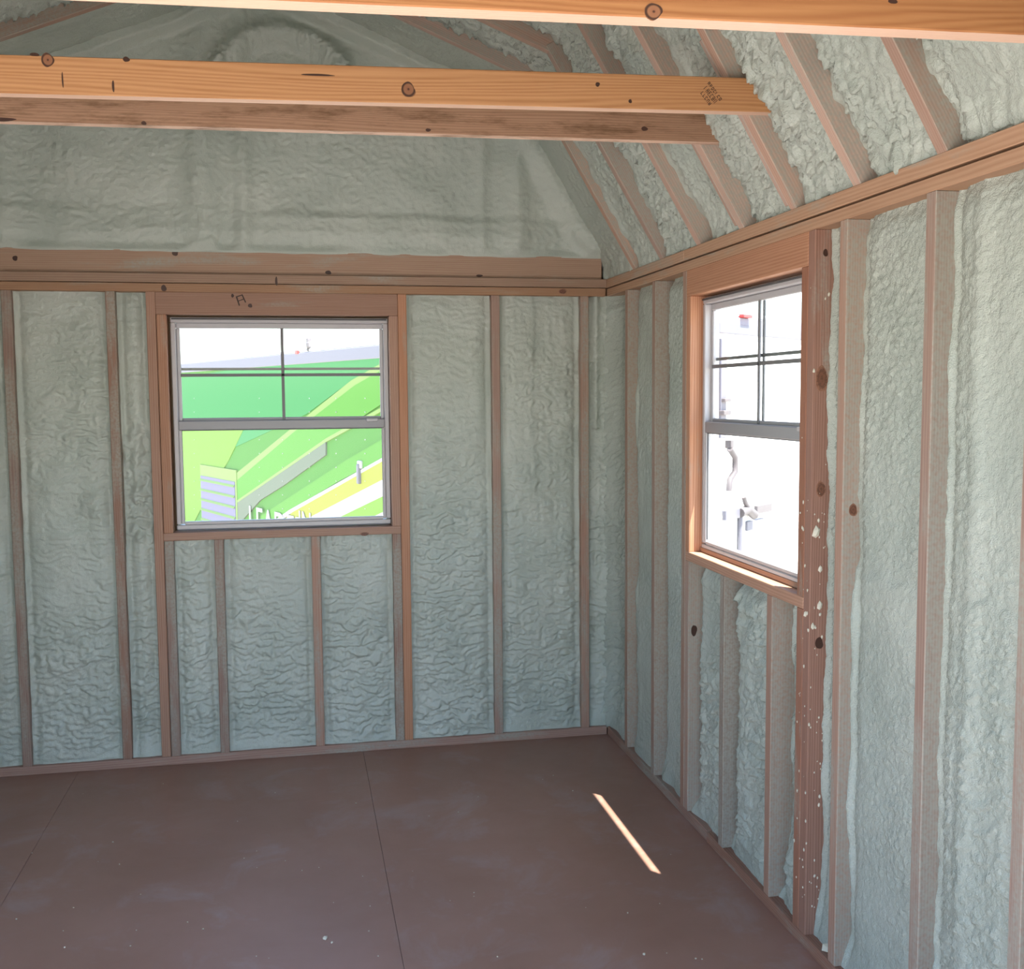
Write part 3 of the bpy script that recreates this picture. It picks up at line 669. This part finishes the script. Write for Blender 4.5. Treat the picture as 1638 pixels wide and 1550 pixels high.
GP = {k: plain('decal_'+k, tuple(v*.58 for v in c), .6, .08) for k, c in dict(green=(.10, .34, .05), teal=(.07, .36, .11), leaf=(.14, .42, .06), lime=(.24, .46, .06), yellow=(.46, .48, .07), grey=(.22, .27, .19), white=(.75, .75, .70), pale=(.34, .50, .15), louver=(.30, .28, .46)).items()}

def trailer(name, label, a, b, ztop, depth, body, length_ext=(0, 0), axles=(.08, .17)):
    """Box trailer; a, b = two ground points under its near side (left to right); returns root, map from pixel to local side plane."""
    a, b = np.array(a[:2]), np.array(b[:2]); ex = (b-a)/np.linalg.norm(b-a); n = np.array([-ex[1], ex[0]])    # n points away from the shed
    a2 = a-ex*length_ext[0]; Ln = np.linalg.norm(b-a)+length_ext[0]+length_ext[1]
    root = empty(name, (a2[0], a2[1], GZ), math.atan2(ex[1], ex[0])); tag(root, label, 'trailer')
    Hh = ztop-GZ
    box('body', (0, 0, .22), (Ln, depth, Hh-.03), body, root, .02)
    box('roof', (-.01, -.012, Hh-.035), (Ln+.01, depth+.012, Hh), M_WHITE, root, .01)
    box('roof_rail', (-.01, -.018, Hh-.15), (Ln+.01, .0, Hh-.036), M_RAILP, root, .006)
    box('chassis', (.1, .1, .12), (Ln-.1, depth-.1, .22), M_STEEL, root, .01)
    for k in axles:
        for yy in (-.02, depth-.20):
            bm = bmesh.new(); bmesh.ops.create_cone(bm, cap_ends=True, segments=28, radius1=.33, radius2=.33, depth=.22, matrix=Matrix.Translation((Ln*k, yy+.11, .33)) @ Matrix.Rotation(math.pi/2, 4, 'X'))
            link('wheel', bm_mesh(bm, 'wheel', .02), M_TIRE, root)
    inv = root.matrix_basis.inverted() if False else (Matrix.Translation((a2[0], a2[1], GZ)) @ Matrix.Rotation(math.atan2(ex[1], ex[0]), 4, 'Z')).inverted()
    def loc(u, v):
        q = on_plane((a[0], a[1], 0), (n[0], n[1], 0), u, v); return inv @ Vector(q)
    return root, loc, Ln, Hh
def at_height(u, v, z):
    d = ray(u, v); return CAM+d*((z-CAM[2])/d[2])
# green trailer behind the back window: its roof edge is seen at two pixels, its height is a usual 2.4 m
ZT = GZ+2.40
pa, pb = at_height(291, 578, ZT), at_height(609, 545, ZT)
GR, gl_, GLn, GH = trailer('enclosed_trailer', 'green box trailer with diagonal stripes and white lettering behind the back window', pa, pb, ZT, 2.3, GP['green'], (4.6, .45), (.07, .145))
def zz(X, Y): return (270+X/4.305, 500+Y/4.305)
def decal(name, pts, m, lift):
    bm = bmesh.new(); P = [gl_(*zz(*p)) for p in pts]
    lift *= 3; f = [bm.verts.new((p.x, -lift, p.z)) for p in P]; g = [bm.verts.new((p.x, .001, p.z)) for p in P]
    bm.faces.new(f)
    for i in range(len(P)): bm.faces.new((f[i], g[i], g[(i+1) % len(P)], f[(i+1) % len(P)]))
    return link(name, bm_mesh(bm, name), m, GR)
decal('stripe', [(-200, 500), (800, 330), (2000, 160), (2000, 250), (1260, 470), (950, 700), (300, 1000), (-200, 1000)], GP['teal'], .002)
decal('stripe', [(-200, 800), (300, 740), (560, 720), (420, 1010), (250, 1300), (100, 1600), (-200, 1600)], GP['lime'], .003)
decal('stripe', [(380, 1180), (830, 815), (1260, 470), (1640, 250), (1640, 300), (1290, 500), (860, 830), (400, 1220)], GP['pale'], .004)
decal('stripe', [(400, 1220), (860, 830), (1290, 500), (1640, 300), (1640, 520), (1230, 790), (470, 1300)], GP['leaf'], .0045)
decal('stripe', [(470, 1300), (1090, 868), (1640, 560), (1640, 590), (1090, 892), (470, 1316)], GP['pale'], .006)
decal('stripe', [(470, 1316), (1090, 892), (1090, 980), (800, 1190), (640, 1290), (470, 1480)], GP['grey'], .0056)
decal('stripe', [(640, 1400), (980, 1180), (1240, 1010), (1640, 780), (1640, 920), (1200, 1150), (840, 1360), (640, 1500)], GP['leaf'], .005)
decal('stripe', [(640, 1500), (840, 1360), (1640, 912), (1640, 935), (860, 1376), (660, 1520)], GP['white'], .007)
decal('stripe', [(700, 1520), (860, 1376), (1640, 935), (1640, 1090), (1000, 1400), (800, 1520)], GP['yellow'], .006)
decal('stripe', [(880, 1500), (1000, 1400), (1640, 1070), (1640, 1190), (1100, 1450), (1000, 1520)], GP['white'], .0065)
decal('stripe', [(1100, 1450), (1640, 1190), (1640, 1320), (1180, 1520), (1050, 1520)], GP['lime'], .006)
decal('stripe', [(1180, 1520), (1640, 1300), (1640, 1520)], GP['white'], .0065)
# louvred vent
def vent():
    lo_, hi_ = gl_(*zz(240, 1500)), gl_(*zz(475, 1085)); x0, x1, z0, z1 = lo_.x, hi_.x, lo_.z-.2, hi_.z
    v = box('vent', (x0, -.022, z0), (x1, .002, z1), GP['pale'], GR, .003)
    box('vent_opening', (x0+.03, -.028, z0), (x1-.05, -.018, z1-.14), GP['louver'], v, .001)
    z = z1-.19
    while z > z0+.06:
        bm = bmesh.new(); bm_box(bm, (x0+.03, -.004, -.016), (x1-.05, .004, .016))
        o = link('louver', bm_mesh(bm, 'louver', .002), GP['pale'], v); o.location = (0, -.036, z); o.rotation_euler = (math.radians(-35), 0, 0); z -= .125
vent()
# rivet seams and the lamp on the roof rail
bm = bmesh.new()
for X in (185, 635, 795, 980, 1165, 1365):
    for k in range(10):
        p = gl_(*zz(X, 590+k*95)); bmesh.ops.create_icosphere(bm, subdivisions=1, radius=.006, matrix=Matrix.Translation((p.x, -.019, p.z)))
rv = link('rivets', bm_mesh(bm, 'rivets'), GP['white'], GR); rv['kind'] = 'stuff'
p = gl_(*zz(970, 205)); box('antenna_bracket', (p.x-.025, -.03, GH-.03), (p.x+.005, .02, GH+.10), M_STEEL, GR, .008); box('antenna_bracket', (p.x-.01, -.04, GH), (p.x+.04, .01, GH+.06), M_STEEL, GR, .012)
p = gl_(*zz(898, 272)); box('marker_lamp', (p.x-.035, -.035, p.z-.018), (p.x+.03, -.01, p.z+.018), M_RED, GR, .006)
p = gl_(*zz(1330, 1110)); box('door_latch', (p.x-.02, -.05, p.z-.09), (p.x+.02, -.005, p.z+.09), M_TRIM, GR, .008); box('door_latch', (p.x-.035, -.035, p.z+.05), (p.x+.05, -.004, p.z+.12), GP['white'], GR, .008)
def lettering(txt, u0, v_top, size, parent):
    cu = bpy.data.curves.new('lettering', 'FONT'); cu.body = txt; cu.size = size; cu.extrude = .002
    tmp = bpy.data.objects.new('tmp', cu); COL.objects.link(tmp); dg = bpy.context.evaluated_depsgraph_get()
    me = bpy.data.meshes.new_from_object(tmp.evaluated_get(dg)); bpy.data.objects.remove(tmp)
    p = gl_(u0, v_top); o = link('lettering', me, GP['white'], parent); o.location = (p.x, -.026, p.z-size*.72); o.rotation_euler = (math.pi/2, 0, 0); o['label'] = 'white lettering '+txt
    return o
sc = float((pa-CAM)@FW)/FPX
a_, b_ = gl_(*zz(560, 1360)), gl_(*zz(860, 1360))
lettering('LEADER', *zz(560, 1316), (b_.x-a_.x)/2.75, GR)
lettering('IN', *zz(905, 1352), (b_.x-a_.x)/2.75*.72, GR)
# white trailer behind the side window
pa2, pb2 = at_height(1150, 496, GZ+2.50), at_height(1275, 511, GZ+2.50)
_ex = (pb2-pa2)[:2]; _ex = _ex/np.linalg.norm(_ex)
GR2, gl_, WLn, WH = trailer('cargo_trailer', 'white cargo trailer with barn door hardware beyond the side window', pa2, pb2, GZ+2.50, 1.6, M_WHITE, (.02, .9), (.81, .81))
def zr(X, Y): return (1120+X/5.739, 430+Y/5.739)
def zl(X, Y): return (1120+X/5.739, 690+Y/5.739)
def slabp(name, p0, p1, t0, t1, m, parent=GR2, bev=.004):
    a, b = gl_(*p0), gl_(*p1)
    return box(name, (min(a.x, b.x), -t1, min(a.z, b.z)), (max(a.x, b.x), -t0, max(a.z, b.z)), m, parent, bev)
c0, c1 = gl_(*zr(160, 490)), gl_(*zr(160, 590))
box('header_band', (-.01, -.02, c1.z), (WLn, .0, c0.z), M_TRIM, GR2, .006)
slabp('marker_lamp', zr(345, 418), zr(425, 455), 0, .05, M_RED)
slabp('corner_post', zr(162, 640), zr(205, 1550), 0, .03, M_TRIM)
dr = slabp('door_panel', zr(215, 655), zr(1100, 3000), 0, .012, M_WHITE)
slabp('hinge', zr(160, 1190), zr(215, 1220), .01, .06, M_STEEL, dr); slabp('hinge', zr(150, 1300), zr(215, 1340), .01, .06, M_STEEL, dr)
slabp('hinge', zl(215, 80), zl(242, 150), .01, .06, M_STEEL, dr)
def rod(name, pts, r, m, parent, off):
    cu = bpy.data.curves.new(name, 'CURVE'); cu.dimensions = '3D'; sp = cu.splines.new('POLY'); sp.points.add(len(pts)-1)
    for q, p in zip(sp.points, pts):
        l = gl_(*p); q.co = (l.x, -off, l.z, 1)
    cu.bevel_depth = r; cu.bevel_resolution = 3; cu.use_fill_caps = True
    tmp = bpy.data.objects.new('tmp', cu); COL.objects.link(tmp); me = bpy.data.meshes.new_from_object(tmp.evaluated_get(bpy.context.evaluated_depsgraph_get())); bpy.data.objects.remove(tmp)
    return link(name, me, m, parent)
rod('grab_handle', [zl(215, 160), zl(262, 235), zl(262, 370), zl(215, 440), zl(205, 545)], .022, M_STEEL, dr, .05)
rod('lock_rod', [zl(335, 760), zl(330, 1100)], .018, M_TRIM, dr, .03)
rod('latch_lever', [zl(330, 595), zl(345, 650), zl(375, 700)], .018, M_STEEL, dr, .06)
rod('latch_lever', [zl(310, 745), zl(380, 710), zl(440, 765)], .035, M_STEEL, dr, .05)
slabp('latch_bar', zl(180, 725), zl(310, 790), .02, .05, M_TRIM, dr); slabp('latch_bar', zl(470, 680), zl(605, 728), .02, .05, M_STEEL, dr)
slabp('latch_bar', zl(400, 825), zl(550, 880), .012, .03, M_TRIM, dr)

# ------------------------------------------------------------------ crumbs of trimmed foam on the floor
def crumb_mesh(seed, r):
    q = random.Random(seed); bm = bmesh.new(); bmesh.ops.create_icosphere(bm, subdivisions=1, radius=r)
    for v in bm.verts: v.co = Vector((v.co.x*q.uniform(.7, 1.5), v.co.y*q.uniform(.7, 1.2), v.co.z*q.uniform(.5, .9)))
    mn = min(v.co.z for v in bm.verts)
    for v in bm.verts: v.co.z -= mn
    me = bm_mesh(bm, 'foam_crumb'); me.materials.append(M_CRUMB); return me
crm = [crumb_mesh(k, 1.) for k in range(5)]
def crumb(u, v, r, label, group=None, z=0.):
    q = on_plane((0, 0, z), (0, 0, 1), u, v); o = bpy.data.objects.new('foam_crumb', crm[int(u*7+v) % 5]); COL.objects.link(o)
    o.location = (q[0], q[1], z-.0003); o.scale = (r, r, r); o.rotation_euler = (0, 0, u*1.7); tag(o, label, 'foam crumb', group)
crumb(520, 1502, .0085, 'largest pale foam crumb on the open brown floor, beside a smaller one')
crumb(531, 1509, .0045, 'small foam crumb lying beside the largest crumb on the open floor')
crumb(1030, 1527, .005, 'pale crumb near two tiny ones on the floor by the side wall')
rr = random.Random(12)
spots = [(1113, 1534), (1123, 1535), (411, 1388), (483, 1393), (510, 1388), (580, 1402), (592, 1450), (605, 1530), (410, 1530), (430, 1533), (300, 1476), (26, 1471), (937, 1452), (720, 1441), (868, 1247), (885, 1241), (1073, 1367), (1004, 1461), (380, 1314), (133, 1270), (261, 1254), (225, 1431), (758, 1434), (590, 1490)]
spots += [(rr.uniform(40, 1080), rr.uniform(1260, 1540)) for _ in range(26)]
for u, v in spots: crumb(u, v, rr.choice([.0016, .002, .0024, .003]), 'tiny pale foam crumb scattered on the brown floor', 'tiny foam crumbs on the floor')
q = on_plane((0, 0, SW), (0, 0, 1), 1352, 1541); o = bpy.data.objects.new('foam_chunk', crm[2]); COL.objects.link(o)
o.location = (.035, -2.085, SW-.002); o.scale = (.028, .022, .02); tag(o, 'torn lump of foam lying on the bottom plate between two studs', 'foam lump')
